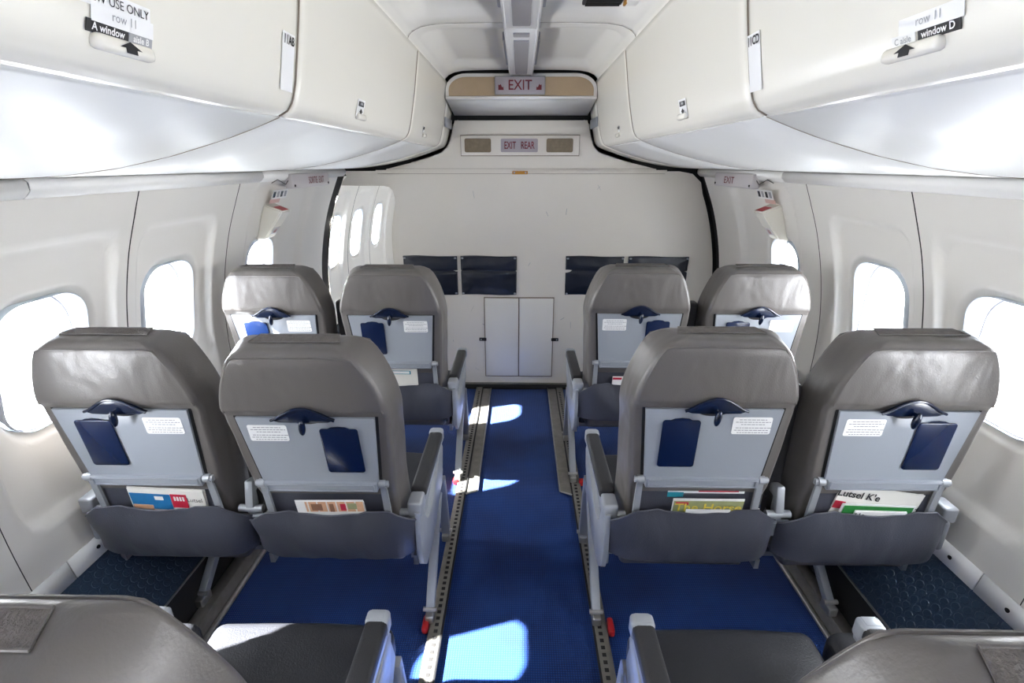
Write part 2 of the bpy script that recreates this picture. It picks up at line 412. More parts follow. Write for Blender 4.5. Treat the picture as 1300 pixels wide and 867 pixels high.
# floor: carpet, rubber ledges, tracks
fl = link('floor', mesh_bm('floor', (lambda b: (add_box(b, (0, (YF + YB) / 2, -.02), (2.13, YB - YF, .04)), b)[1])(bmesh.new()), False, carpet)); fl['kind'] = 'structure'
box('subfloor', (0, .65, -.06), (2.9, 9.4, .03), gapm, kind='structure')
tn = 3
for s in (-1, 1):
    # outer track, rail, black channel, sloping rubber mat
    t = empty('trim_%d' % tn, (s * 1.09, 0, .0), kind='structure'); tn += 1
    def tp(name, me):
        o = link(name, me, t); o.location = (-s * 1.09, 0, 0); return o
    bm = bmesh.new(); add_tube(bm, [(s * 1.062, YF, .012), (s * 1.062, YB - .01, .012)], .011, 10)
    add_tube(bm, [(s * 1.082, YF, .050), (s * 1.082, YB - .01, .050)], .008, 8)
    tp('rail', mesh_bm('rail', bm, True, steel))
    bm = bmesh.new(); add_box(bm, (s * 1.090, (YF + YB) / 2, .04), (.045, YB - YF - .03, .08), bev=.004)
    tp('seat_track', mesh_bm('seat_track', bm, True, trackm))
    bm = bmesh.new()
    add_prism(bm, [(s * 1.112, YF, 0), (s * 1.125, YF, .205), (s * 1.31, YF, .205), (s * 1.31, YF, 0)], (0, YB - YF - .01, 0))
    tp('channel', mesh_bm('channel', bm, False, black))
    mt0, mt1 = V((s * 1.122, 0, .208)), V((s * 1.277, 0, .412))
    dv = (mt1 - mt0); ln = dv.length; dvn = dv / ln; nrm = V((-s * dvn.z, 0, abs(dvn.x))).normalized()
    for (ya, yb_) in ((YF, 1.515), (1.521, YB - .01)) if s > 0 else ((YF, YB - .01),):
        bm = bmesh.new()
        add_prism(bm, [mt0 + V((0, ya, 0)), mt1 + V((0, ya, 0)), mt1 + V((0, ya, 0)) - nrm * .008, mt0 + V((0, ya, 0)) - nrm * .008], (0, yb_ - ya, 0))
        tp('rubber_mat', mesh_bm('rubber_mat', bm, False, matm))
    vs, fs = [], []
    row = 0; y = .55
    while y < YB - .05:
        off = .014 if row % 2 else 0
        d = .016 + off
        while d < ln - .012:
            c = mt0 + dvn * d + V((0, y, 0)); b0 = len(vs)
            for rr, hh in ((.0125, .0002), (.0108, .0016)):
                for k in range(8):
                    a = 2 * pi * k / 8; vs.append(c + dvn * rr * cos(a) + V((0, rr * sin(a), 0)) + nrm * hh)
            for k in range(8): fs.append((b0 + k, b0 + (k + 1) % 8, b0 + 8 + (k + 1) % 8, b0 + 8 + k))
            fs.append(tuple(b0 + 8 + k for k in range(8)))
            d += .0285
        y += .0247; row += 1
    me = bpy.data.meshes.new('mat_studs'); me.from_pydata(vs, [], fs); me.materials.append(matm)
    tp('mat_studs', me)['kind'] = 'stuff'
    bm = bmesh.new(); add_tube(bm, [mt0 + V((0, YF, .001)), mt0 + V((0, YB - .01, .001))], .004, 6); tp('mat_edging', mesh_bm('mat_edging', bm, True, steel))
    # aisle track with perforated rail and side trim
    a = empty('trim_%d' % tn, (s * .285, 0, 0), kind='structure'); tn += 1
    def ap(name, me):
        o = link(name, me, a); o.location = (-s * .285, 0, 0); return o
    bm = bmesh.new(); add_box(bm, (s * .287, (YF + YB) / 2, .010), (.044, YB - YF - .02, .020), bev=.003)
    ap('seat_track', mesh_bm('seat_track', bm, True, trackm))
    bm = bmesh.new()
    yy = .4
    while yy < YB - .1:
        add_box(bm, (s * .283, yy, .0206), (.013, .012, .0015)); yy += .0254
    o = ap('track_slots', mesh_bm('track_slots', bm, False, gapm)); o['kind'] = 'stuff'
    bm = bmesh.new(); add_tube(bm, [(s * .262, YF, .016), (s * .262, YB - .01, .016)], .0045, 6); ap('carpet_edging', mesh_bm('carpet_edging', bm, True, black))
    bm = bmesh.new()
    add_prism(bm, [(s * .262, 1.96, .004), (s * .206, 1.99, .004), (s * .206, YB - .03, .004), (s * .262, YB - .03, .004)], (0, 0, .010), bev=.002)
    ap('ramp_plate', mesh_bm('ramp_plate', bm, True, trackm))
    bm = bmesh.new(); add_tube(bm, [(s * .262, 1.955, .016), (s * .203, 1.985, .014), (s * .203, YB - .03, .014)], .004, 6)
    ap('plate_edging', mesh_bm('plate_edging', bm, True, steel))
    bm = bmesh.new(); add_box(bm, (s * .318, 2.055, .018), (.03, .035, .03), bev=.008); add_box(bm, (s * .322, 1.24, .018), (.022, .06, .03), bev=.008)
    ap('red_marker', mesh_bm('red_marker', bm, True, redm))

# bins: profile (X,z)
BF = [(.393, 1.935), (.402, 1.88), (.414, 1.80), (.428, 1.73), (.440, 1.675), (.450, 1.645), (.462, 1.628), (.482, 1.618)]
BU = [(.482, 1.618), (.53, 1.600), (.60, 1.577), (.72, 1.545), (.835, 1.522), (.95, 1.508), (1.03, 1.503), (1.092, 1.501)]
def pl(P, t):
    t = t * (len(P) - 1); i = min(int(t), len(P) - 2); f = t - i
    return (P[i][0] * (1 - f) + P[i + 1][0] * f, P[i][1] * (1 - f) + P[i + 1][1] * f)
def facep(s, y, t, off=0.0):
    a = pl(BF, max(0, t - .02)); b = pl(BF, min(1, t + .02)); c = pl(BF, t)
    tx, tz = b[0] - a[0], b[1] - a[1]; l = sqrt(tx * tx + tz * tz); nx, nz = tz / l, -tx / l   # towards aisle/down
    return V((s * (c[0] + nx * off), y, c[1] + nz * off))
def zt(z):
    for i in range(len(BF) - 1):
        if BF[i + 1][1] <= z <= BF[i][1]: return (i + (BF[i][1] - z) / (BF[i][1] - BF[i + 1][1])) / (len(BF) - 1)
    return 1
BINY = [-1.05, 0.0, 1.055, 2.105, 2.90]
def make_bin(s, y0, y1, last=False):
    o = empty('overhead_bin', (s * .75, y0, 1.5), category='overhead bin')
    def bp(name, me, p=None, **kw):
        c = link(name, me, p or o, **kw)
        if p is None: c.location = (-s * .75, -y0, -1.5)
        return c
    # door: bevelled edges with rounded lower corners
    nu, nv = 22, 30
    def f(u, v):
        L = y1 - y0 - .005
        e = min(v, 1 - v) * L           # distance to the end
        off = -.004 * (1 - sstep(0, .008, e))
        y = y0 + .0025 + v * L
        return facep(s, y, u, off)
    me = grid_mesh('door', lambda u, v: f(u, (lambda q: q)(0.5 - 0.5 * cos(pi * v) if False else (v ** 1))), nu, 60, binm)
    d = bp('door', me)
    solid(d, .004, 0)
    # underside shell
    me = grid_mesh('underside', lambda u, v: (s * pl(BU, u)[0], y0 + v * (y1 - y0), pl(BU, u)[1] - .0045 * sin(pi * min(1, u * 6))*0), 30, 4, binu)
    solid(bp('underside', me), .003)
    # dark joint lip at the rear end of the door
    pts = [facep(s, y1 - .0025, t / 16, -.001) for t in range(17)]
    bm = bmesh.new(); add_tube(bm, pts, .0022, 5); bp('door_seam', mesh_bm('door_seam', bm, True, mat_seam))
    # straight joint line across the underside
    if not last:
        bm = bmesh.new(); add_tube(bm, [(s * pl(BU, k / 12)[0], y1 - .003, pl(BU, k / 12)[1] - .0018) for k in range(13)], .0012, 4)
        bp('underside_joint', mesh_bm('underside_joint', bm, True, mat_seam))
    # box behind the face
    bm = bmesh.new()
    for ye in (y0 + .003, y1 - .003):
        vs = [bm.verts.new((s * (x + .006), ye, z - .002 + .006)) for x, z in BF + BU[1:]] + [bm.verts.new((s * 1.09, ye, 1.925)), bm.verts.new((s * .41, ye, 1.925))]
        bm.faces.new(vs)
    bp('end_panel', mesh_bm('end_panel', bm, False, binm))
    return o, bp
mat_seam = mat('brown grey seam', (.22, .18, .14), .6)
def face_label(s, bp, y, z, hw, hh, m, name='label', parent=None, off=.0035):
    t = zt(z); p = facep(s, y, t, off); a = facep(s, y, t - .03, off); b = facep(s, y, t + .03, off)
    up = (a - b).normalized(); x = V((0, 1, 0)) * (-1 if s > 0 else 1)
    bm = bmesh.new(); n = x.cross(up)
    add_prism(bm, [p + x * i + up * j for i, j in ((hw, hh), (-hw, hh), (-hw, -hh), (hw, -hh))], n * .0008)
    return bp(name, mesh_bm(name, bm, False, m)), p + n * .001, x, up
def bp_text(bp, name, body, p, x, up, size, m, bold=0, sx_=1):
    t = text(name, body, p, x, up, size, m, None, bold, .0005, sx_); me = t.data; bpy.data.objects.remove(t); return bp(name, me)
def handle(s, bp, yc, z=1.648, L=.045):
    bm = bmesh.new()
    p = facep(s, yc, zt(z), .006)
    add_box(bm, p, (.016, L * 2, .016), rot=None, bev=.006, seg=3)
    h = bp('handle', mesh_bm('handle', bm, True, binm))
    # scooped finger recess lip under the handle
    bm = bmesh.new()
    P = [facep(s, yc + L * 1.25 * cos(pi * k / 16), min(1, zt(1.650) + (1 - zt(1.650)) * .75 * sin(pi * k / 16)), -.0026) for k in range(17)]
    add_tube(bm, P, .0045, 8); bp('recess_lip', mesh_bm('recess_lip', bm, True, binm))
    return p
for s in (-1, 1):
    side = 'left' if s < 0 else 'right'
    for i in range(len(BINY) - 1):
        y0, y1 = BINY[i], BINY[i + 1]
        o, bp = make_bin(s, y0, y1, i == 3)
        o['group'] = 'cream overhead bins along the %s side' % side
        if i == 0: o['label'] = 'cream overhead bin on the %s side behind the viewpoint' % side
        if i == 1:
            o['label'] = 'nearest cream overhead bin on the %s, large seat row label by its handle' % side
            yc = .61 if s < 0 else .635
            p = handle(s, bp, yc, 1.652, .042)
            # arrow on the handle
            x = V((0, 1, 0)) * (-1 if s > 0 else 1)
            c = p + V((-s * .0085, 0, -.001)); up = V((0, 0, 1))
            bm = bmesh.new(); add_prism(bm, [c + x * a_ + up * b_ for a_, b_ in ((0, .007), (.016, 0), (.008, 0), (.008, -.005), (-.008, -.005), (-.008, 0), (-.016, 0))], V((-s * .0006, 0, 0)))
            bp('arrow', mesh_bm('arrow', bm, False, blackink))
            if s < 0:
                l, p, x, up = face_label(s, bp, .600, 1.690, .052, .0085, labelm, 'crew_label')
                bp_text(bp, 'lettering', 'CREW USE ONLY', p, x, up, .0125, blackink, .0, 1.0)
            l, p, x, up = face_label(s, bp, .612, 1.6765, .044, .0085, labelm, 'row_label')
            bp_text(bp, 'lettering', 'row 11', p + up * .001, x, up, .0125, greyl, .0, 1.0)
            l, p, x, up = face_label(s, bp, .590 if s < 0 else .600, 1.6640, .028, .0062, blackink, 'seat_label')
            bp_text(bp, 'lettering', 'A window' if s < 0 else 'window D', p, x, up, .0105, labelm, .02)
            l, p, x, up = face_label(s, bp, .637 if s < 0 else .650, 1.6640, .018, .0062, greyl if s < 0 else labelm, 'seat_label')
            bp_text(bp, 'lettering', 'aisle B' if s < 0 else 'C aisle', p, x, up, .0095, labelm if s < 0 else greyl, .02)
            l, p, x, up = face_label(s, bp, 1.005 if s < 0 else 1.02, 1.705, .024, .048, labelm, 'seat_number_label')
            bp_text(bp, 'lettering', '11AB' if s < 0 else '11CD', p + up * .036 + V((0, 0, 0)), x, up, .020, blackink, .03, .95)
        if i == 2:
            o['label'] = 'middle cream overhead bin on the %s with a small black and white latch' % side
            handle(s, bp, 1.46, 1.652, .034)
            l, p, x, up = face_label(s, bp, 1.45, 1.672, .030, .022, labelm, 'latch_label')
            l, p, x, up = face_label(s, bp, 1.45, 1.682, .022, .006, blackink, 'latch_label', off=.0045)
            bp_text(bp, 'lettering', 'OPEN', p, x, up, .009, labelm, .02)
            c = p - up * .020
            bm = bmesh.new(); add_prism(bm, [c + x * a_ + up * b_ for a_, b_ in ((0, .008), (.014, 0), (.007, 0), (.007, -.006), (-.007, -.006), (-.007, 0), (-.014, 0))], x.cross(up) * .0006)
            bp('arrow', mesh_bm('arrow', bm, False, blackink))
        if i == 3:
            o['label'] = 'short rearmost cream overhead bin on the %s beside the bulkhead' % side
            handle(s, bp, 2.40, 1.652, .028)
            l, p, x, up = face_label(s, bp, 2.36, 1.676, .018, .012, labelm, 'latch_label')
            l, p, x, up = face_label(s, bp, 2.36, 1.680, .014, .006, blackink, 'latch_label', off=.0045)
            # fairing running on to the bulkhead
            me = grid_mesh('end_fairing', lambda u, v: (s * (pl(BF + BU[1:], u)[0]), y1 + v * (YB - .018 - y1), pl(BF + BU[1:], u)[1]), 40, 3, binm)
            solid(bp('end_fairing', me), .003)
            bm = bmesh.new()
            add_box(bm, (s * .415, 3.02, 1.745), (.012, .24, .05), bev=.004); bp('light_bracket', mesh_bm('light_bracket', bm, True, silver))
    # plain run ahead of the modelled bins, behind the viewpoint
    me = grid_mesh('bin_run', lambda u, v: (s * pl(BF + BU[1:], u)[0], YF + v * (BINY[0] - .01 - YF), pl(BF + BU[1:], u)[1]), 30, 1, binm)
    link('trim_%d' % tn, me, kind='structure'); tn += 1

# ceiling
CP = [(.396, 1.930), (.392, 1.943), (.376, 1.958), (.345, 1.971), (.30, 1.978), (.22, 1.981), (.14, 1.982), (.060, 1.982)]
ce = empty('ceiling', (0, 0, 1.98), kind='structure')
def cl(name, me, **kw):
    o = link(name, me, ce, **kw); o.location = (0, 0, -1.98); return o
joints = [YF, -2.0, -1.0, -.02, .94, 1.925, 2.815]
for s in (-1, 1):
    for y0, y1 in zip(joints, joints[1:]):
        def f(u, v):
            x, z = pl(CP, u); y = y0 + .002 + v * (y1 - y0 - .004)
            # coffer: long shallow dish deepening towards the light strip
            d = sd_rr(x - .20, y - (y0 + y1) / 2, .155, (y1 - y0) / 2 - .085, .05)
            dz = .034 * sstep(.02, -.05, d)
            return (s * x, y, z + dz)
        solid(cl('ceiling_panel', grid_mesh('ceiling_panel', f, 44, 50, ceilm)), .002)
    for yj in joints[1:-1]:
        bm = bmesh.new(); add_tube(bm, [(s * pl(CP, t / 12)[0], yj, pl(CP, t / 12)[1] + .0012) for t in range(13)], .0030, 4)
        cl('panel_joint', mesh_bm('panel_joint', bm, True, mat_seam))
    # edge line to bins
    bm = bmesh.new(); add_tube(bm, [(s * .397, YF, 1.935), (s * .397, YB - .02, 1.935)], .0025, 4); cl('edge_seam', mesh_bm('edge_seam', bm, True, mat_seam))
box('roof', (0, .6, 2.10), (2.85, 9.3, .03), gapm, kind='structure')
for i, (y0, y1) in enumerate(((-.02, .99), (.995, 1.895), (1.905, 2.80))):
    o = empty('ceiling_light', (0, y0, 1.97), category='ceiling light', group='frosted ceiling light strip')
    o['label'] = ['frosted ceiling light unit above the viewpoint', 'nearer frosted light unit cut by the top edge, along ceiling centre', 'rearmost frosted light unit reaching the wooden exit sign panel'][i]
    def lp(name, c, sz, m, bev=.003, p=None):
        b = bmesh.new(); add_box(b, c, sz, None, bev); q = link(name, mesh_bm(name, b, True, m), o)
        q.location = (0, -y0, -1.97); return q
    L = y1 - y0
    lp('housing', (0, (y0 + y1) / 2, 1.968), (.122, L, .024), covem)
    lp('lens', (0, y0 + .14 + (L - .18) / 2, 1.9545), (.058, L - .20, .006), lens)
    lp('lens', (0, y0 + .065, 1.9545), (.058, .05, .006), lens)
    for s in (-1, 1):
        lp('air_slot', (s * .066, (y0 + y1) / 2 + .02, 1.985), (.012, L * .55, .030), greyl)
        lp('edge_rib', (s * .054, (y0 + y1) / 2, 1.9545), (.006, L, .008), covem, .002)
o = empty('ceiling_vent', (.235, 1.60, 1.97), category='vent', label='black grille with white latch on the ceiling at the top edge')
b = box('grille', (0, .03, .002), (.115, .10, .012), black, o, .003)
for k in range(6): box('slat', (0, -.012 + k * .016, -.006), (.10, .004, .006), gapm, b)
box('latch', (.085, .055, .0), (.035, .05, .012), covem, o, .003)
box('catch', (.066, .065, .0), (.008, .03, .014), orange, o, .002)

# front end of the cabin (behind the viewpoint) and aft compartment end wall, floor, ceiling
box('wall_front', (0, YF - .03, 1.0), (2.8, .04, 2.2), cream, kind='structure')
ac = empty('wall_aft_compartment', (0, 4.93, 0), kind='structure')
b = box('end_wall', (0, 0, 1.0), (2.8, .04, 2.2), bulkm, ac)
box('upper_lining', (0, -.87, 1.50), (2.75, 1.68, .03), cream, ac)
box('lower_floor', (0, -.87, .39), (2.7, 1.68, .03), matm, ac)

# ------------------------------------------------------------------ bulkhead
bk = empty('wall_back', (0, YB, 0), kind='structure')
def wp(x, z, d=.0): return (x, d, z)
T = .022
left_lo = [(x - .020, z) for x, z in [(wallx(.41 + k * .05), .41 + k * .05) for k in range(0, 21)]]
R_edge = [(wallx(z) - .022, z) for z in [.30 + .05 * k for k in range(0, 22)]]
# lower main leaf right side follows the wall, left side stops at the opening
lo = [(-1.245, .02), (1.245, .02)] + R_edge + [(1.118, 1.42), (1.06, 1.470), (.98, 1.484)]
open_edge = [(-1.10, 1.486), (-1.085, 1.455), (-1.118, 1.425), (-1.125, 1.400), (-1.02, 1.398), (-.86, 1.398), (-.825, 1.390), (-.803, 1.365), (-.795, 1.33), (-.793, 1.2), (-.79, .9), (-.79, .47), (-.80, .43), (-.84, .41), (-1.25, .41)]
lower = lo + open_edge
bm = bmesh.new(); add_prism(bm, [V((x, 0, z)) for x, z in lower], (0, T, 0))
mb = link('bulkhead_panel', mesh_bm('bulkhead_panel', bm, False, bulkm), bk)
up = [(-.835, 1.489), (.835, 1.489), (.835, 1.497), (.63, 1.545), (.475, 1.592), (.440, 1.630), (.420, 1.69), (.398, 1.772), (-.398, 1.772), (-.420, 1.69), (-.445, 1.630), (-.480, 1.592), (-.63, 1.545), (-.835, 1.497)]
bm = bmesh.new(); add_prism(bm, [V((x, .001, z)) for x, z in up], (0, T, 0)); link('upper_panel', mesh_bm('upper_panel', bm, False, bulkm), bk)
# black strip painting in the dark of the gap behind the bulkhead contour
bm = bmesh.new()
add_prism(bm, [V((x, .026, z)) for x, z in [(-.38, 1.78), (-.78, 1.46), (-1.11, 1.47), (-1.11, 1.53), (-.9, 1.60), (-.40, 1.95), (.40, 1.95), (.9, 1.60), (1.2, 1.50), (1.32, 1.0), (1.32, .40), (1.22, .40), (1.22, 1.0), (1.08, 1.40), (.78, 1.46), (.38, 1.78), (.38, 1.70), (-.38, 1.70)]], (0, .01, 0))
link('void_strip', mesh_bm('void_strip', bm, False, black), bk)
# piano hinge line
bm = bmesh.new(); add_box(bm, (0, -.002, 1.487), (1.80, .005, .010)); 
for k in range(90):
    add_box(bm, (-.89 + k * .02, -.005, 1.487), (.015, .006, .007))
link('piano_hinge', mesh_bm('piano_hinge', bm, False, bulkm), bk)
bm = bmesh.new(); add_box(bm, (0, -.001, 1.470), (1.78, .003, .002)); add_box(bm, (0, -.001, 1.500), (1.66, .003, .0015)); link('hinge_shadow_line', mesh_bm('hinge_shadow_line', bm, False, mat_seam), bk)
pln = empty('hinge_plate', (-.004, YB - .006, 1.477), category='plate', label='small amber plate with two screws at the bulkhead hinge line')
box('plate', (0, 0, 0), (.096, .006, .020), orange, pln, .003)
for q in (-1, 1): box('screw', (q * .035, -.004, 0), (.010, .003, .010), silver, pln, .002)
# cabinet doors in the bulkhead
bm = bmesh.new(); add_box(bm, (-.006, -.0035, .39), (.476, .004, .585)); link('door_surround', mesh_bm('door_surround', bm, False, mat_seam), bk)
for i, (x0, x1) in enumerate(((-.238, -.010), (-.003, .226))):
    bm = bmesh.new(); add_box(bm, ((x0 + x1) / 2, -.008, .39), (x1 - x0, .010, .570), bev=.002)
    d = link('cabinet_door', mesh_bm('cabinet_door', bm, True, doorm), bk)
    q = -1 if i == 0 else 1; xe = x0 if i == 0 else x1
    box('latch', (xe + q * .018, -.012, .382), (.050, .010, .022), black, d, .003)
    box('rivet', (xe + q * .030, -.018, .382), (.008, .003, .008), silver, d)
    prism('latch_plate', [(xe - q * .008, -.0132, .392), (xe - q * .045, -.0132, .392), (xe - q * .045, -.0132, .372), (xe - q * .008, -.0132, .372)], (0, -.001, 0), doorm, d)
box('base_strip', (0, -.012, .022), (1.0, .024, .036), gapm, bk, .004)
box('base_trim', (-.006, -.014, .046), (1.0, .012, .012), trackm, bk, .003)
# scuffs: dark scratches in the laminate
bm = bmesh.new(); random.seed(3)
for k in range(26):
    x = random.uniform(-.75, .7); z = random.uniform(.1, .75 if k % 3 else 1.4)
    if abs(x) < .24 and z < .69: continue
    a = random.gauss(pi / 2, .5); l = random.uniform(.01, .05)
    add_box(bm, (x, -.0005, z), (l, .0012, random.uniform(.0012, .003)), rot=M4.Rotation(a, 3, 'Y'))
link('scratches', mesh_bm('scratches', bm, False, greyl), bk)['kind'] = 'stuff'

# literature pockets on the bulkhead
for i, (x0, x1, lb) in enumerate(((-.77, -.414, 'black vinyl wall pocket, leftmost of four, half hidden behind a seat'), (-.392, -.022, 'black vinyl wall pocket, fully visible left of the cabinet doors'),
                                  (.300, .680, 'black vinyl wall pocket right of the cabinet doors, nearer the aisle'), (.708, 1.10, 'black vinyl wall pocket, rightmost of four, only its top edge showing'))):
    xc, hw = (x0 + x1) / 2, (x1 - x0) / 2
    o = empty('wall_pocket', (xc, YB, .83), category='pocket', group='black vinyl pockets on the bulkhead', label=lb)
    def f(u, v):
        a = (u * 2 - 1); b = (v * 2 - 1)
        e = min(1 - abs(a), 1 - abs(b))
        y = -.004 - .020 * sstep(0, .5, e) * (1.0 if b < .22 else .5) + .004 * noise.noise(V((a * 3 + i * 7, b * 3, 0)))
        if abs(b - .22) < .05: y += .008
        return (a * hw * (1 - .01 * (1 - b) * .5), y, b * .130 - .003 * sin(a * 3))
    me = grid_mesh('pouch', f, 30, 30, navyv); p = link('pouch', me, o); solid(p, .003, 1)
    box('upper_flap_hem', (0, -.012, .124), (hw * 2, .006, .010), navyv, o, .002)
    for a in (-1, 1):
        for b_ in (-1, 1):
            bm = bmesh.new(); r = bmesh.ops.create_uvsphere(bm, u_segments=10, v_segments=6, radius=.009)
            bmesh.ops.scale(bm, vec=(1, .5, .7), verts=r['verts']); bmesh.ops.translate(bm, vec=(a * (hw - .012), -.020, b_ * .118), verts=r['verts'])
            link('stud', mesh_bm('stud', bm, True, silver), o)

# EXIT REAR sign box
def sign_plate(name, c, hw, hh, loc):
    pass
o = empty('rear_exit_sign', (-.005, YB, 1.632), category='sign', label='cream sign box reading EXIT REAR between two brown grilles')
box('backing_plate', (0, -.010, 0), (.715, .022, .112), bulkm, o, .003); box('edge_shade_plate', (0, -.001, 0), (.723, .004, .120), mat_seam, o)  # larger dark plate behind paints a shade outline so the box stands out
for q in (-1, 1):
    x = -.255 if q < 0 else .240
    quad('grille', (x, -.022, 0), (1, 0, 0), (0, 0, 1), .080, .039, brownlens, o, .003, .010)
quad('sign_face', (-.004, -.022, 0), (1, 0, 0), (0, 0, 1), .112, .038, signm, o, .003, .008)
sf = [c for c in o.children if c.name.startswith('sign_face')][0]
text('lettering', 'EXIT   REAR', (-.004, -.0265, -.001), (1, 0, 0), (0, 0, 1), .058, redink, sf, .012, .0002, .60)

# soffit with EXIT sign
YS = 2.82
so_ = empty('soffit', (0, YS, 1.9), kind='structure')
def sp(name, me):
    q = link(name, me, so_); q.location = (0, -YS, -1.9); return q
def arch(x0, z0, z1, r, n=8):
    pts = [(x0, z0)] + [(x0, z1 - r)]
    for k in range(1, n + 1):
        a = pi / 2 * k / n; pts.append((x0 - r * 1.5 * (1 - cos(a)), z1 - r + r * sin(a)))
    L = pts + [(-x, z) for x, z in reversed(pts)]
    return L
bm = bmesh.new(); add_prism(bm, [V((x, YS, z)) for x, z in arch(.396, 1.846, 1.968, .075)], (0, .02, 0), bev=.003); sp('frame', mesh_bm('frame', bm, True, covem))
bm = bmesh.new(); add_prism(bm, [V((x, YS - .006, z)) for x, z in arch(.378, 1.862, 1.950, .062)], (0, .012, 0), bev=.002); sp('tan_panel', mesh_bm('tan_panel', bm, True, tan))
bm = bmesh.new(); add_box(bm, (0, YS - .006, 1.853), (.790, .018, .014), bev=.004); sp('lower_lip', mesh_bm('lower_lip', bm, True, covem))
bm = bmesh.new(); add_tube(bm, [(x, YS - .001, z + .004) for x, z in arch(.399, 1.93, 1.970, .04, 8)[1:-1]], .003, 5); sp('black_seal', mesh_bm('black_seal', bm, True, black))
me = grid_mesh('underside', lambda u, v: ((u * 2 - 1) * (.394), YS + v * (YB - .03 - YS), 1.850 - .052 * v), 6, 2, binu); solid(sp('underside', me), .004)
o = empty('exit_sign', (-.006, YS - .012, 1.909), category='sign', label='grey lit-type sign reading EXIT with two arrows on tan panel')
box('frame', (0, 0, 0), (.262, .014, .086), greyl, o, .003)
quad('sign_face', (0, -.0075, 0), (1, 0, 0), (0, 0, 1), .126, .038, signm, o, .001, .004)
sf = [c for c in o.children if c.name.startswith('sign_face')][0]
text('lettering', 'EXIT', (0, -.0092, -.001), (1, 0, 0), (0, 0, 1), .066, redink, sf, .008, .0002, .92)
for q in (-1, 1):
    c = V((q * .098, -.009, -.008))
    prism('arrow', [c + V((q * a_, 0, b_)) for a_, b_ in ((.014, -.014), (-.014, -.014), (-.012, .002), (-.006, -.002), (.002, .014), (.008, .008), (.014, .012))], (0, -.0005, 0), redink, sf)

# ------------------------------------------------------------------ emergency exit fittings on both walls
for s in (-1, 1):
    side = 'left' if s < 0 else 'right'
    xw = wallx(1.44)
    o = empty('exit_placard', (s * 1.088, 2.60, 1.451), category='sign')
    o['label'] = 'long pale placard reading SORTIE EXIT above the left exit handle' if s < 0 else 'long pale box placard reading EXIT above the right exit handle'
    bm = bmesh.new(); add_box(bm, (0, 0, 0), (.038, .46, .066), bev=.005)
    link('box', mesh_bm('box', bm, True, placm), o)
    x = V((0, -s, 0)) * 1
    text('lettering', 'SORTIE  EXIT' if s < 0 else 'EXIT', (-s * .0205, .05 if s < 0 else .03, -.002), x, (0, 0, 1), .046, redink, o, .008, .0006, .74 if s < 0 else 1.35)
    for y in (-.21, .21):
        box('screw', (-s * .020, y, -.02), (.004, .010, .010), gapm, o)
    # cable at the near end
    o2 = tube('loose_wire', [(s * 1.085, 2.36, 1.455), (s * 1.075, 2.31, 1.44), (s * 1.09, 2.27, 1.462), (s * 1.085, 2.20, 1.45)], .0016, gapm, None, 6)
    o2['category'] = 'cable'; o2['label'] = 'short dark cable end sticking out beside the %s exit placard' % side
    # instruction sticker
    o = empty('instruction_sticker', (s * (wallx(1.395) - .002), 2.36, 1.395), category='sticker', label='small white sticker with blue pictograms under the %s placard' % side)
    upv = V((s * (wallx(1.41) - wallx(1.38)), 0, .03)).normalized(); xv = V((0, -s, 0))
    q0 = quad('paper', (-s * .0035, 0, 0), xv, upv, .075, .022, labelm, o, .001)
    for k in range(4): quad('pictogram', V((-s * .0048, 0, 0)) + xv * (-.055 + k * .036), xv, upv, .011, .014, greyl if k % 2 else navy, q0, .0008)
    # handle cover
    o = empty('exit_handle_cover', (s * 1.19, 2.34, 1.27), category='handle cover', label='tapered cream exit handle cover with red labels on the %s wall' % side)
    bm = bmesh.new()
    X = lambda z: s * (wallx(1.27 + z) - 1.19)
    top, bot = .085, -.085
    vs = [(X(top) + s * .03, -.055, top + .0), (X(top) + s * .03, .055, top), (X(bot) + s * .03, .045, bot), (X(bot) + s * .03, -.045, bot),
          (X(top) - s * .055, -.048, top - .035), (X(top) - s * .055, .048, top - .035), (X(bot) - s * .020, .040, bot + .01), (X(bot) - s * .020, -.040, bot + .01)]
    bv = [bm.verts.new(v) for v in vs]
    for f in ((0, 1, 2, 3), (7, 6, 5, 4), (0, 4, 5, 1), (1, 5, 6, 2), (2, 6, 7, 3), (3, 7, 4, 0)): bm.faces.new([bv[i] for i in f])
    bmesh.ops.recalc_face_normals(bm, faces=bm.faces)
    bmesh.ops.bevel(bm, geom=list(bm.edges), offset=.006, segments=3, affect='EDGES')
    cv = link('cover', mesh_bm('cover', bm, True, binm), o)
    def onq(a, b, c, d, u0, u1, v0, v1, m, nm, out_):
        a, b, c, d = map(V, (a, b, c, d))
        P = lambda u, v: (a.lerp(b, u)).lerp(d.lerp(c, u), v)
        pts = [P(u0, v0), P(u1, v0), P(u1, v1), P(u0, v1)]; n = (pts[1] - pts[0]).cross(pts[3] - pts[0]).normalized()
        if n.dot(V(out_)) < 0: n = -n
        return prism(nm, [p + n * .0005 for p in pts], n * .001, m, cv)
    onq(vs[0], vs[1], vs[5], vs[4], .18, .82, .45, .92, redm, 'red_label', (-s, 0, 1))
    onq(vs[4], vs[5], vs[6], vs[7], .15, .85, .60, .85, placm, 'small_label', (-s, 0, 0))
    onq(vs[4], vs[5], vs[6], vs[7], .35, .65, .66, .80, redm, 'small_mark', (-s * 1, 0, 0))
    quad('pink_sticker', (X(top) - s * .003 , 0, top + .010), (0, -s, 0), upv, .048, .010, pinkm, o, .001)

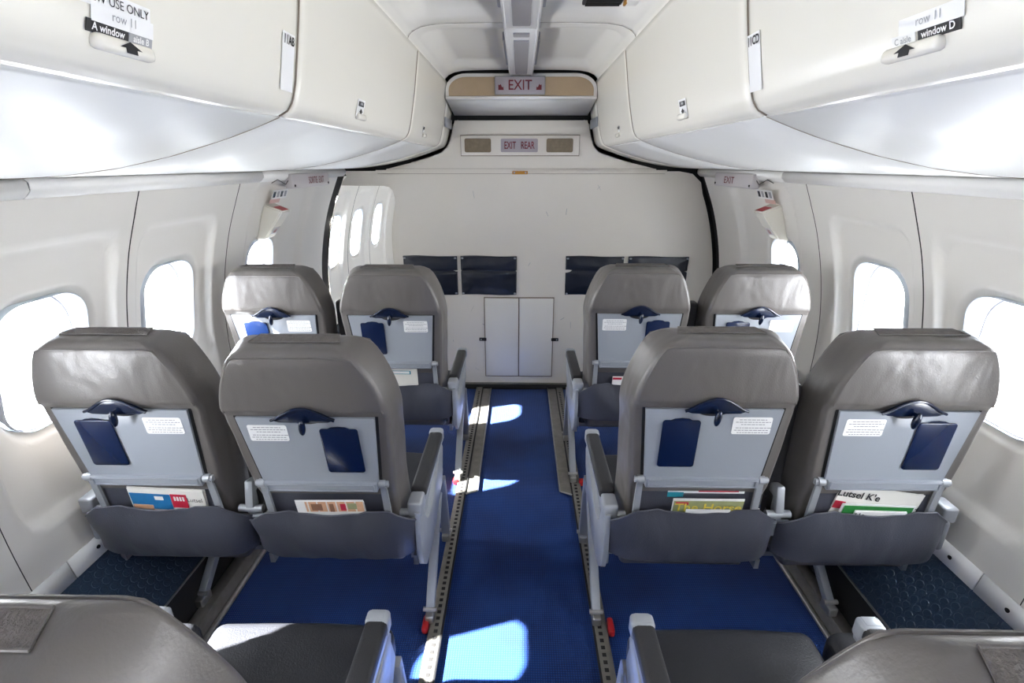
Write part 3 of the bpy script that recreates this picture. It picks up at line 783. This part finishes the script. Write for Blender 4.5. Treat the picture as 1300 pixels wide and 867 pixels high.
# ------------------------------------------------------------------ seats
def w_back(z):      # z above floor -> half width of the rear face
    P = [(.40, .182), (.50, .184), (.62, .187), (.75, .194), (.88, .202), (.945, .207), (1.00, .199), (1.05, .184), (1.09, .167), (1.12, .150), (1.15, .128)]
    for (a, b), (c, d) in zip(P, P[1:]):
        if z <= a: return b
        if z <= c:
            i = P.index((a, b)); t = (z - a) / (c - a); h = c - a
            p = P[max(0, i - 1)]; q = P[min(len(P) - 1, i + 2)]
            m0 = (d - p[1]) / (c - p[0]); m1 = (q[1] - b) / (q[0] - a)
            return (2*t**3-3*t*t+1)*b + (t**3-2*t*t+t)*h*m0 + (-2*t**3+3*t*t)*d + (t**3-t*t)*h*m1
    return P[-1][1]
ZP = .45            # pivot height
_cache = {}
def cached(key, fn):
    if key not in _cache: _cache[key] = fn()
    return _cache[key]
def backrest_mesh():
    vs, fs = [], []
    zs = [.40 + .02 * k for k in range(27)] + [.93 + .01 * k for k in range(18)] + [1.11, 1.120, 1.128, 1.135, 1.140, 1.143]
    NP = 40
    for z in zs:
        ins = 0
        if z > 1.105: t = (z - 1.105) / .038; ins = .030 * (1 - sqrt(max(0, 1 - min(1, t) ** 2)))
        hw = w_back(z) - ins
        th = .085 - .005 * sstep(.95, 1.08, z) + .030 * sstep(.75, .50, z)
        y0 = -.016 * sstep(.64, .72, z) - .010 * sstep(.950, .985, z) + ins * .8; y1 = th - ins
        flare = .014
        ring = []
        pts = rrect(1, 1, .0001, 1)
        # rounded section, wider toward the front
        r = .013
        hwf = hw + flare
        cy, hh = (y0 + y1) / 2, (y1 - y0) / 2
        sec = rrect(hw, hh, min(r, hh * .9, hw * .9), 9)
        for a, b in sec:
            fr = (b / hh + 1) / 2
            a2 = a * (1 + flare / hw * sstep(0, .6, fr))
            nx = noise.noise(V((a * 6, z * 7, b * 5))) * .004
            yb = cy + b
            if b < -hh * .8 and z > .97:
                yb += -.006 * max(0, 1 - (a / hw) ** 2) + .003 * noise.noise(V((a * 16, z * 5, 3.3))) * sstep(1.12, 1.05, z)
            ring.append((a2 + (nx if abs(a) > hw * .8 else 0), yb, z - ZP))
        vs.append(ring)
    n = len(vs[0]); flat = [p for r_ in vs for p in r_]
    for i in range(len(vs) - 1):
        for k in range(n): fs.append((i * n + k, i * n + (k + 1) % n, (i + 1) * n + (k + 1) % n, (i + 1) * n + k))
    fs.append(tuple(range(n))[::-1]); fs.append(tuple((len(vs) - 1) * n + k for k in range(n)))
    me = bpy.data.meshes.new('backrest'); me.from_pydata(flat, [], fs); me.materials.append(leather)
    for p in me.polygons: p.use_smooth = True
    return me
def piping_mesh(front=False):
    bm = bmesh.new(); P = []
    zs = [.97 + .02 * k for k in range(7)] + [1.108]
    if front: zs = [.50 + .05 * k for k in range(9)] + zs
    y = (.078 if front else -.024)
    ins = -.006 if front else .010
    for z in zs: P.append((w_back(z) - ins, y + (.004 if z < .92 and not front else 0), z - ZP))
    top = 1.124
    xr = w_back(1.108) - ins
    P += [(xr - .008, y, top - ZP - .004), (xr - .025, y, top - ZP)]
    P += [(x * (xr - .025), y, top - ZP) for x in (.5, 0, -.5)]
    P += [(-a, b, c) for a, b, c in [(xr - .025, y, top - ZP), (xr - .008, y, top - ZP - .004)]]
    P += [(-(w_back(z) - ins), y + (.004 if z < .92 and not front else 0), z - ZP) for z in reversed(zs)]
    add_tube(bm, P, .0030, 6)
    return mesh_bm('piping', bm, True, leather)
def head_patch_mesh():
    return grid_mesh('patch', lambda u, v: ((u * 2 - 1) * (.108 - .012 * v), .018 + v * .038, 1.1445 - ZP + .001 * noise.noise(V((u * 20, v * 9, 0)))), 24, 8, patchm)
def patch_border():
    bm = bmesh.new(); c = [(-.108, .018), (.108, .018), (.096, .056), (-.096, .056)]
    add_tube(bm, [(x, y, 1.1448 - ZP) for x, y in c], .0018, 5, closed=True); return mesh_bm('patch_stitching', bm, True, leather)
def tray_mesh():
    bm = bmesh.new()
    nu, nv = 36, 24
    z0, z1 = .742 - ZP, .955 - ZP
    G = []
    for i in range(nu + 1):
        col = []
        for j in range(nv + 1):
            u, v = i / nu * 2 - 1, j / nv
            hw = .154 + .018 * v
            x = u * hw; z = z0 + (z1 - z0) * v
            d = .013 * math.exp(-(x / .058) ** 2) * sstep(.050, 0, (z1 - z))
            col.append(bm.verts.new((x, -.024 + d, z)))
        G.append(col)
    for i in range(nu):
        for j in range(nv): bm.faces.new((G[i][j], G[i + 1][j], G[i + 1][j + 1], G[i][j + 1]))
    r = bmesh.ops.extrude_face_region(bm, geom=list(bm.faces))
    bmesh.ops.translate(bm, vec=(0, .018, 0), verts=[g for g in r['geom'] if isinstance(g, bmesh.types.BMVert)])
    return mesh_bm('tray_table', bm, True, traym)
def gap_mesh():
    bm = bmesh.new(); add_prism(bm, [(-.160, -.0150, .715 - ZP), (.160, -.0150, .715 - ZP), (.180, -.0150, .962 - ZP), (-.180, -.0150, .962 - ZP)], (0, -.0022, 0)); return mesh_bm('tray_recess', bm, False, black)
def hinge_mesh():
    bm = bmesh.new(); add_box(bm, (0, -.022, .729 - ZP), (.300, .022, .030), bev=.002)
    return mesh_bm('tray_ledge', bm, True, traym)
def groove_mesh():
    bm = bmesh.new()
    for z in (.740, .720): add_box(bm, (0, -.0345, z - ZP), (.284, .004, .003))
    for x in (-.142, .142): add_box(bm, (x, -.0345, .730 - ZP), (.003, .004, .022))
    return mesh_bm('ledge_rib', bm, False, traym)
def knob_mesh(s):
    bm = bmesh.new()
    for a, b, r in ((.153, .170, .012), (.170, .178, .009)):
        add_tube(bm, [(s * a, -.020, .733 - ZP), (s * b, -.020, .733 - ZP)], r, 14)
    return mesh_bm('hinge_knob', bm, True, silver)
def arm_mesh(s):
    bm = bmesh.new()
    add_prism(bm, [(s * .154, -.022, .745 - ZP), (s * .170, -.022, .738 - ZP), (s * .172, -.022, .64 - ZP), (s * .172, -.022, .57 - ZP), (s * .156, -.022, .57 - ZP), (s * .154, -.022, .64 - ZP)], (0, .008, 0))
    return mesh_bm('tray_arm', bm, True, silver)
def latch_bump():
    bm = bmesh.new(); pts = []
    n = 18
    for k in range(n + 1):
        x = -.076 + .152 * k / n; q = x / .076
        pts.append((x, .952 - ZP + .036 * (cos(pi * q / 2) ** 1.4 if abs(q) < 1 else 0)))
    pts2 = [(x, -.012, z) for x, z in pts] + [(x, -.012, .947 - ZP - .002 * cos(pi * x / .152)) for x in (.06, .03, 0, -.03, -.06)]
    add_prism(bm, [V(p) for p in pts2], (0, -.012, 0), bev=.003)
    return mesh_bm('latch_housing', bm, True, navy)
def latch_rim():
    bm = bmesh.new(); P = []
    for k in range(19):
        x = -.078 + .156 * k / 18; q = x / .078
        P.append((x, -.025, .954 - ZP + .036 * (max(0, cos(pi * q / 2)) ** 1.4)))
    add_tube(bm, P, .0035, 8); return mesh_bm('housing_rim', bm, True, navy)
def latch_mesh():
    bm = bmesh.new(); r = bmesh.ops.create_uvsphere(bm, u_segments=14, v_segments=10, radius=1)
    bmesh.ops.scale(bm, vec=(.0085, .0085, .023), verts=r['verts'])
    bmesh.ops.rotate(bm, cent=(0, 0, 0), matrix=M4.Rotation(R(6), 3, 'Y'), verts=r['verts'])
    bmesh.ops.translate(bm, vec=(.001, -.036, .941 - ZP), verts=r['verts'])
    add_tube(bm, [(0, -.022, .953 - ZP), (0, -.034, .953 - ZP)], .006, 8)
    return mesh_bm('latch', bm, True, navy)
def cup_mesh():
    bm = bmesh.new()
    add_prism(bm, [V((a, -.0245, b + .852 - ZP)) for a, b in rrect(.048, .072, .008, 5)], (0, -.004, 0), bev=.0015)
    add_prism(bm, [V((x, -.0245, z + .923 - ZP)) for x, z in ((-.028, 0), (-.018, .005), (0, .007), (.018, .005), (.028, 0))], (0, -.003, 0))
    return mesh_bm('cup_holder_panel', bm, True, bluecup)
def label_mesh():
    bm = bmesh.new(); add_prism(bm, [V((a, -.0245, b + .908 - ZP)) for a, b in rrect(.049, .025, .005, 3)], (0, -.0008, 0)); return mesh_bm('label', bm, False, labelm)
def print_mesh():
    bm = bmesh.new(); random.seed(5)
    for k, (z, hw) in enumerate(((.926, .034), (.919, .042), (.912, .028), (.902, .040), (.895, .043), (.888, .035))):
        x = -hw
        while x < hw:
            l = random.uniform(.004, .010); add_box(bm, (x + l / 2, -.0256, z - ZP), (l, .0003, .0018)); x += l + .002
    return mesh_bm('fine_print', bm, False, inkm)
def lower_mesh():
    return grid_mesh('lower_back_panel', lambda u, v: ((u * 2 - 1) * .155, -.006 - .006 * sin(pi * v), .48 - ZP + v * .235), 10, 10, pocketm)
def pocket_outline(u):   # top height across u in -1..1
    a = abs(u)
    z = .640
    if a > .70: z = .640 - (a - .70) / .30 * .060
    z -= .009 * sstep(.42, .38, a)
    return z
def pocket_mesh():
    bm = bmesh.new(); G = []
    nu, nv = 40, 14
    for i in range(nu + 1):
        col = []
        for j in range(nv + 1):
            u = i / nu * 2 - 1; v = j / nv
            zt_ = pocket_outline(u); zb = .460 + .006 * abs(u) ** 2
            z = zb + (zt_ - zb) * v
            hw = .239 - .004 * (1 - v)
            bulge = .042 * (1 - abs(u) ** 7) * (.72 + .28 * sin(pi * min(1, v * .8 + .2)))
            y = -.010 - bulge + .009 * noise.noise(V((u * 3.2, v * 1.6, 1.1))) + .010 * v * noise.noise(V((u * 2.0, 4, 2)))
            col.append(bm.verts.new((u * hw, y, z - ZP)))
        G.append(col)
    for i in range(nu):
        for j in range(nv): bm.faces.new((G[i][j], G[i + 1][j], G[i + 1][j + 1], G[i][j + 1]))
    r = bmesh.ops.extrude_face_region(bm, geom=list(bm.faces))
    bmesh.ops.translate(bm, vec=(0, .005, 0), verts=[g for g in r['geom'] if isinstance(g, bmesh.types.BMVert)])
    return mesh_bm('literature_pocket', bm, True, pocketm)
def pocket_hem():
    bm = bmesh.new(); P = []
    for i in range(41):
        u = i / 40 * 2 - 1
        bulge = .042 * (1 - abs(u) ** 7) * .72
        y = -.010 - bulge + .009 * noise.noise(V((u * 3.2, 1.6, 1.1))) + .010 * noise.noise(V((u * 2.0, 4, 2)))
        P.append((u * .239, y + .001, pocket_outline(u) - ZP))
    add_tube(bm, P, .003, 6); return mesh_bm('pocket_hem', bm, True, pocketm)
def cushion_mesh():
    def f():
        bm = bmesh.new(); add_box(bm, (0, .285, .415), (.448, .42, .10), bev=.030, seg=4)
        bmesh.ops.subdivide_edges(bm, edges=[e for e in bm.edges if e.calc_length() > .1], cuts=6, use_grid_fill=True)
        for v in bm.verts:
            if v.co.z > .45: v.co.z += .010 * (1 - (v.co.x / .22) ** 2) + .003 * noise.noise(v.co * 9)
        return mesh_bm('seat_cushion', bm, True, leatherd)
    return f()

def double_seat(s, yb, recl, cups, label, labels=None, arm_mid_down=False):
    """s=-1 left of aisle, +1 right. yb: back plane. recl: (aisle seat deg, window seat deg). cups: sign of the cup panel per seat"""
    o = empty('double_seat', (s * .75 - .018, yb, 0), category='seat', group='grey leather double seats', label=label)
    for k, X in enumerate((.508, .988)):
        lx = s * X - s * .75
        rot = R(recl[k]); 
        def place(name, key, fn, parent=None):
            q = link(name, cached(key, fn), parent or o)
            if parent is None: q.location = (lx, 0, ZP); q.rotation_euler = (rot, 0, 0)
            return q
        b = place('backrest', 'back', backrest_mesh)
        place('piping', 'pipe', piping_mesh, b); place('piping', 'pipef', lambda: piping_mesh(True), b)
        place('headrest_patch', 'patch', head_patch_mesh, b); place('patch_stitching', 'patchs', patch_border, b)
        place('tray_recess', 'gap', gap_mesh, b); place('lower_back_panel', 'lowb', lower_mesh, b)
        t = place('tray_table', 'tray', tray_mesh)
        place('tray_ledge', 'ledge', hinge_mesh, t); place('ledge_rib', 'rib', groove_mesh, t)
        c = place('cup_holder_panel', 'cup', cup_mesh, t); c.location.x = cups[k] * .078
        l = place('label', 'lab', label_mesh, t); l.location.x = -cups[k] * .100
        l = place('fine_print', 'print', print_mesh, t); l.location.x = -cups[k] * .100
        for q in (-1, 1):
            place('hinge_knob', 'knob%d' % q, lambda: knob_mesh(q), t)
            place('tray_arm', 'arm%d' % q, lambda: arm_mesh(q))
        h = place('latch_housing', 'lhouse', latch_bump); h.location = V((lx, 0, ZP)) + M4.Rotation(rot, 3, 'X') @ V((0, -.011, .002)); place('housing_rim', 'lrim', latch_rim, h); place('latch', 'latch', latch_mesh, h)
        p = place('literature_pocket', 'pock', pocket_mesh); place('pocket_hem', 'hem', pocket_hem, p)
        q = link('seat_cushion', cached('cush', cushion_mesh), o); q.location = (lx, 0, 0)
        # belt
        bm = bmesh.new()
        pts = [(-.215, .13, .435), (-.19, .15, .472), (-.12, .19, .480), (-.05, .22, .477), (0, .24, .479)]
        for a_, b_ in zip(pts, pts[1:]):
            d = V(b_) - V(a_)
            add_box(bm, (V(a_) + V(b_)) / 2, (d.length + .006, .045, .003), rot=d.to_track_quat('X', 'Z').to_matrix())
        q = link('seat_belt', mesh_bm('seat_belt', bm, False, navy), o); q.location = (lx, 0, 0)
        bk_ = box('buckle', (.02, .245, .486), (.058, .048, .016), silver, q, .005)
    # armrests
    def armrest(X, outer, up=False):
        lx = s * X - s * .75
        nm = 'armrest'
        bm = bmesh.new(); add_box(bm, (lx, .205, .620), (.046, .330, .034), bev=.010, seg=3)
        a = link(nm, mesh_bm(nm, bm, True, padm), o)
        bm = bmesh.new(); add_box(bm, (lx, .366, .616), (.049, .035, .046), bev=.009, seg=3); add_box(bm, (lx, .368, .6385), (.030, .022, .003), bev=.001)
        link('arm_cap', mesh_bm('arm_cap', bm, True, silver), a)
        bm = bmesh.new(); add_box(bm, (lx, .19, .594), (.038, .38, .026), bev=.004)
        add_box(bm, (lx, .008, .604), (.042, .060, .050), bev=.008, seg=3)
        link('arm_beam', mesh_bm('arm_beam', bm, True, silver), a)
        return a
    armrest(.278, False)
    # side spar: hook shaped plate outboard of the aisle armrest
    P = [(-.030, .600), (.030, .600), (.040, .560), (.055, .520), (.080, .495), (.14, .490), (.23, .520), (.33, .565), (.375, .580), (.392, .555), (.37, .490), (.30, .430), (.20, .385), (.09, .365), (.02, .370), (-.020, .410), (-.036, .480)]
    lx = s * .262 - s * .75
    bm = bmesh.new(); add_prism(bm, [V((lx, y, z)) for y, z in P], (s * .016, 0, 0), bev=.003); link('side_spar', mesh_bm('side_spar', bm, True, silver), o)
    lx2 = s * .275 - s * .75
    bm = bmesh.new(); add_prism(bm, [V((lx2, y, z)) for y, z in ((0, .545), (.05, .50), (.15, .49), (.34, .56), (.42, .50), (.44, .42), (.40, .38), (.10, .36), (0, .40))], (s * .014, 0, 0), bev=.003); link('side_panel', mesh_bm('side_panel', bm, True, traym), o)
    # outer arm stub against the wall
    a = armrest(1.225, True)
    lx = s * 1.218 - s * .75
    bm = bmesh.new(); add_box(bm, (lx, .01, .54), (.022, .08, .10), bev=.01, seg=3); link('wall_side_bracket', mesh_bm('wall_side_bracket', bm, True, silver), o)
    # middle armrest: down or folded up between the backs
    if arm_mid_down: armrest(.75, False)
    else:
        bm = bmesh.new(); add_box(bm, (0, .055, .80), (.040, .05, .36), bev=.010, seg=3)
        add_box(bm, (0, .03, .60), (.03, .05, .10), bev=.006); q = link('armrest', mesh_bm('armrest', bm, True, padm), o)
    # hinge brackets between the backs
    bm = bmesh.new()
    add_box(bm, (0, .01, .560), (.030, .05, .08), bev=.008, seg=3)
    add_tube(bm, [(-.034, -.012, .600), (.034, -.012, .600)], .011, 12)
    add_tube(bm, [(-.034, -.014, .575), (.034, -.014, .575)], .006, 8)
    add_box(bm, (0, .01, .64), (.024, .05, .08), rot=M4.Rotation(R(-15), 3, 'X'), bev=.005)
    q = link('hinge_bracket', mesh_bm('hinge_bracket', bm, True, silver), o)
    for X in (.302, 1.205):
        bm = bmesh.new(); lx = s * X - s * .75
        add_tube(bm, [(lx - .020, -.010, .590), (lx + .020, -.010, .590)], .011, 12); add_tube(bm, [(lx, -.015, .575), (lx, -.015, .54)], .006, 8)
        link('pivot', mesh_bm('pivot', bm, True, silver), o)
    # frame tubes and beams
    bm = bmesh.new()
    for y, z in ((.10, .365), (.46, .365)): add_tube(bm, [(-.475, y, z), (.455, y, z)], .017, 10)
    for x in (-.47, 0, .45): add_box(bm, (x, .23, .375), (.014, .40, .035))
    for x in (-.46, 0, .44): add_box(bm, (x, .06, .46), (.010, .05, .16))
    link('frame', mesh_bm('frame', bm, True, steel), o)
    # legs: aisle side
    def strut(name, p0, p1, w_, t_, foot=True, zf=.02):
        p0, p1 = V(p0), V(p1); d = p1 - p0
        bm = bmesh.new(); rq = d.to_track_quat('Z', 'X').to_matrix()
        add_box(bm, (p0 + p1) / 2, (w_, t_, d.length), rot=rq, bev=.003)
        add_box(bm, (p0 + p1) / 2 + rq @ V((0, -t_ * .5, 0)), (w_ * .35, .003, d.length * .8), rot=rq)
        g = link(name, mesh_bm(name, bm, True, silver), o)
        if foot:
            bm = bmesh.new(); add_box(bm, (p0.x, p0.y, p0.z - .012), (w_ * 1.15, .055, .035), bev=.006, seg=3)
            add_tube(bm, [(p0.x - w_ * .9, p0.y, p0.z + .012), (p0.x + w_ * .9, p0.y, p0.z + .012)], .008, 10)
            link('foot', mesh_bm('foot', bm, True, steel), g)
        return g
    ax = s * .292 - s * .75; wx = s * 1.090 - s * .75
    strut('leg', (ax, .128, .045), (ax, .40, .345), .026, .030)
    strut('leg', (ax, .520, .045), (ax, .470, .360), .028, .034)
    strut('leg', (wx, .128, .105), (wx - s * .02, .37, .355), .026, .028)
    strut('leg', (wx, .520, .105), (wx - s * .02, .46, .360), .028, .032)
    return o
ROWS = [.385, 1.140, 1.945]
double_seat(-1, ROWS[0], (9.3, 9), (1, -1), 'near left double seat at the bottom edge, cushion and arm cap showing', arm_mid_down=True)
double_seat(1, ROWS[0], (11.2, 11), (-1, 1), 'near right double seat at the bottom edge, dark cushion with buckle', arm_mid_down=True)
double_seat(-1, ROWS[1], (9, 6), (1, -1), 'large grey leather double seat on the left in the middle row')
double_seat(1, ROWS[1], (3.5, 4), (-1, 1), 'large grey leather double seat on the right in the middle row')
double_seat(-1, ROWS[2], (6, 6), (-1, -1), 'rear left grey double seat in front of the bulkhead opening')
double_seat(1, ROWS[2], (2.5, 3), (1, -1), 'rear right grey double seat in front of the bulkhead')

# ------------------------------------------------------------------ papers in the pockets
imgcols = {'blue': (.02, .16, .38), 'teal': (.02, .25, .33), 'red': (.50, .02, .05), 'green': (.03, .22, .05), 'yellow': (.75, .60, .08), 'skin': (.62, .36, .22), 'olive': (.30, .32, .16), 'brown': (.25, .12, .07), 'navy': (.01, .03, .12), 'pink': (.75, .25, .30)}
IM = {k: mat('print ' + k, c, .4, var=.25, vscale=40) for k, c in imgcols.items()}
def sheet(name, label, cx, y, z0, hw, hh, tilt=0, lean=8, m=paperw, thick=.005, fold=False, group='reading matter in the seat pockets', cat='magazine'):
    o = empty(name, (cx, y, z0 + hh), category=cat, label=label, group=group)
    o.rotation_euler = (R(lean), R(tilt), 0)
    bm = bmesh.new()
    n = max(2, int(thick / .0016))
    for k in range(n):
        add_box(bm, (random.uniform(-.002, .002), k * thick / n, random.uniform(-.002, .002)), (hw * 2, thick / n * .7, hh * 2))
    add_box(bm, (0, thick / 2, -.002), (hw * 2 - .003, thick, hh * 2 - .004))
    link('pages', mesh_bm('pages', bm, False, m), o)
    return o
def patch(o, x0, x1, z0, z1, m, nm='picture', d=0.0, rot=0):
    return prism(nm, [(x0, -.0016 - d, z0), (x1, -.0016 - d, z0), (x1 + rot, -.0016 - d, z1), (x0 + rot, -.0016 - d, z1)], (0, -.0005, 0), m, o)
def ttl(o, s, x, z, size, m, sx_=1, bold=0.0, d=.0):
    return text('lettering', s, (x, -.0024 - d, z), (1, 0, 0), (0, 0, 1), size, m, o, bold, .0002, sx_)
yp = ROWS[1]
# left window seat: newspaper stack
o = sheet('newspaper', 'folded newspaper with blue and red front page in the left window seat pocket', -.985, yp - .033, .50, .105, .092, 3, 6, paper, .014, cat='newspaper', )
patch(o, -.102, .01, .02, .076, IM['blue']); patch(o, -.10, -.045, .015, .035, IM['skin'], d=.0006); patch(o, .012, .056, .03, .078, IM['red'])
for k in range(4): patch(o, .020 + k * .008, .025 + k * .008, .055, .070, paper, 'print_bar', .0006)
patch(o, -.034, -.010, .055, .068, paper, 'print_bar', .0006); ttl(o, 'Lutsel', .078, .060, .020, blackink, .9)
o = sheet('newspaper', 'plain newspaper standing behind the blue and red one, left window seat', -.975, yp - .018, .50, .110, .104, 2, 6, paper, .010, cat='newspaper')
patch(o, 0.0, .075, .078, .090, IM['red'])
# left aisle seat: one magazine
o = sheet('magazine', 'magazine with people on a wooden deck cover in left aisle seat pocket', -.515, yp - .056, .535, .094, .068, -1, 9, paperw, .005)
patch(o, -.066, .093, .03, .067, IM['skin']); patch(o, -.05, -.02, .035, .06, IM['brown'], d=.0006); patch(o, .0, .012, .03, .06, IM['brown'], d=.0006); patch(o, .03, .045, .035, .06, IM['red'], d=.0006); patch(o, .05, .075, .04, .062, IM['olive'], d=.0006)
for k in range(6): patch(o, -.06 + k * .026, -.056 + k * .026, .03, .067, paper, 'plank_line', .0004)
# right aisle seat: two magazines + cards
o = sheet('magazine', 'white topped magazine with teal corner behind the yellow lettered one', .515, yp - .016, .540, .105, .078, 0, 6, paperw, .006)
patch(o, -.104, -.06, .02, .062, IM['teal']); patch(o, -.10, -.075, .01, .04, IM['skin'], d=.0005); patch(o, -.02, .09, .064, .068, IM['red'])
o = sheet('magazine', 'magazine with yellow title lettering in the right aisle seat pocket', .520, yp - .033, .537, .096, .067, 0, 8, paperw, .005)
patch(o, -.095, .095, -.02, .062, IM['olive']); patch(o, -.090, -.055, .048, .058, IM['red'], d=.0005); ttl(o, 'The Horse', .0, .038, .040, IM['yellow'], 1.05, .012, .0006)
o = sheet('safety_card', 'white card edge poking over the right aisle seat pocket hem', .520, yp - .040, .535, .060, .053, 0, 9, paperw, .002, cat='card')
# right window seat
o = sheet('newspaper', 'tilted newspaper with bold masthead in the right window seat pocket', .975, yp - .026, .495, .115, .104, 10, 3, paper, .010, cat='newspaper')
ttl(o, "Lutsel K'e", -.060, .072, .030, blackink, 1, .02); ttl(o, 'oud', .095, .054, .026, blackink, 1.1, .02); patch(o, -.115, -.085, .02, .045, IM['red'])
o = sheet('magazine', 'green covered magazine in front of the tilted newspaper', .980, yp - .033, .53, .098, .064, 2, 8, paperw, .005)
patch(o, -.094, .094, -.02, .060, IM['green'])
o = sheet('booklet', 'small white booklet in front of the green magazine', .985, yp - .040, .535, .070, .053, 1, 9, paperw, .003, cat='booklet')
ttl(o, 'Ho', -.055, .040, .022, blackink, 1, .02)
# rear row
yp = ROWS[2]
o = sheet('newspaper', 'white loose papers spilling from the rear left seat pocket', -.555, yp - .031, .54, .112, .082, 1, 8, paper, .012, cat='newspaper')
patch(o, -.02, .085, .055, .072, IM['teal']); patch(o, -.015, .080, .058, .070, paperw, d=.0005); patch(o, -.04, -.018, .045, .066, IM['blue']); patch(o, -.075, -.042, .05, .06, IM['skin'])
o = sheet('magazine', 'folded paper with red corner leaning behind rear left papers', -.50, yp - .014, .585, .045, .085, -28, 6, paperw, .004)
patch(o, -.045, -.02, .06, .085, IM['red'])
o = sheet('magazine', 'red and yellow topped magazine in the rear right aisle seat pocket', .50, yp - .031, .53, .100, .070, 0, 8, paperw, .005)
patch(o, -.098, -.06, .058, .068, IM['red']); patch(o, -.04, .05, .040, .062, IM['yellow']); ttl(o, 'Up', -.045, .064, .012, blackink, 1, 0, .0005)
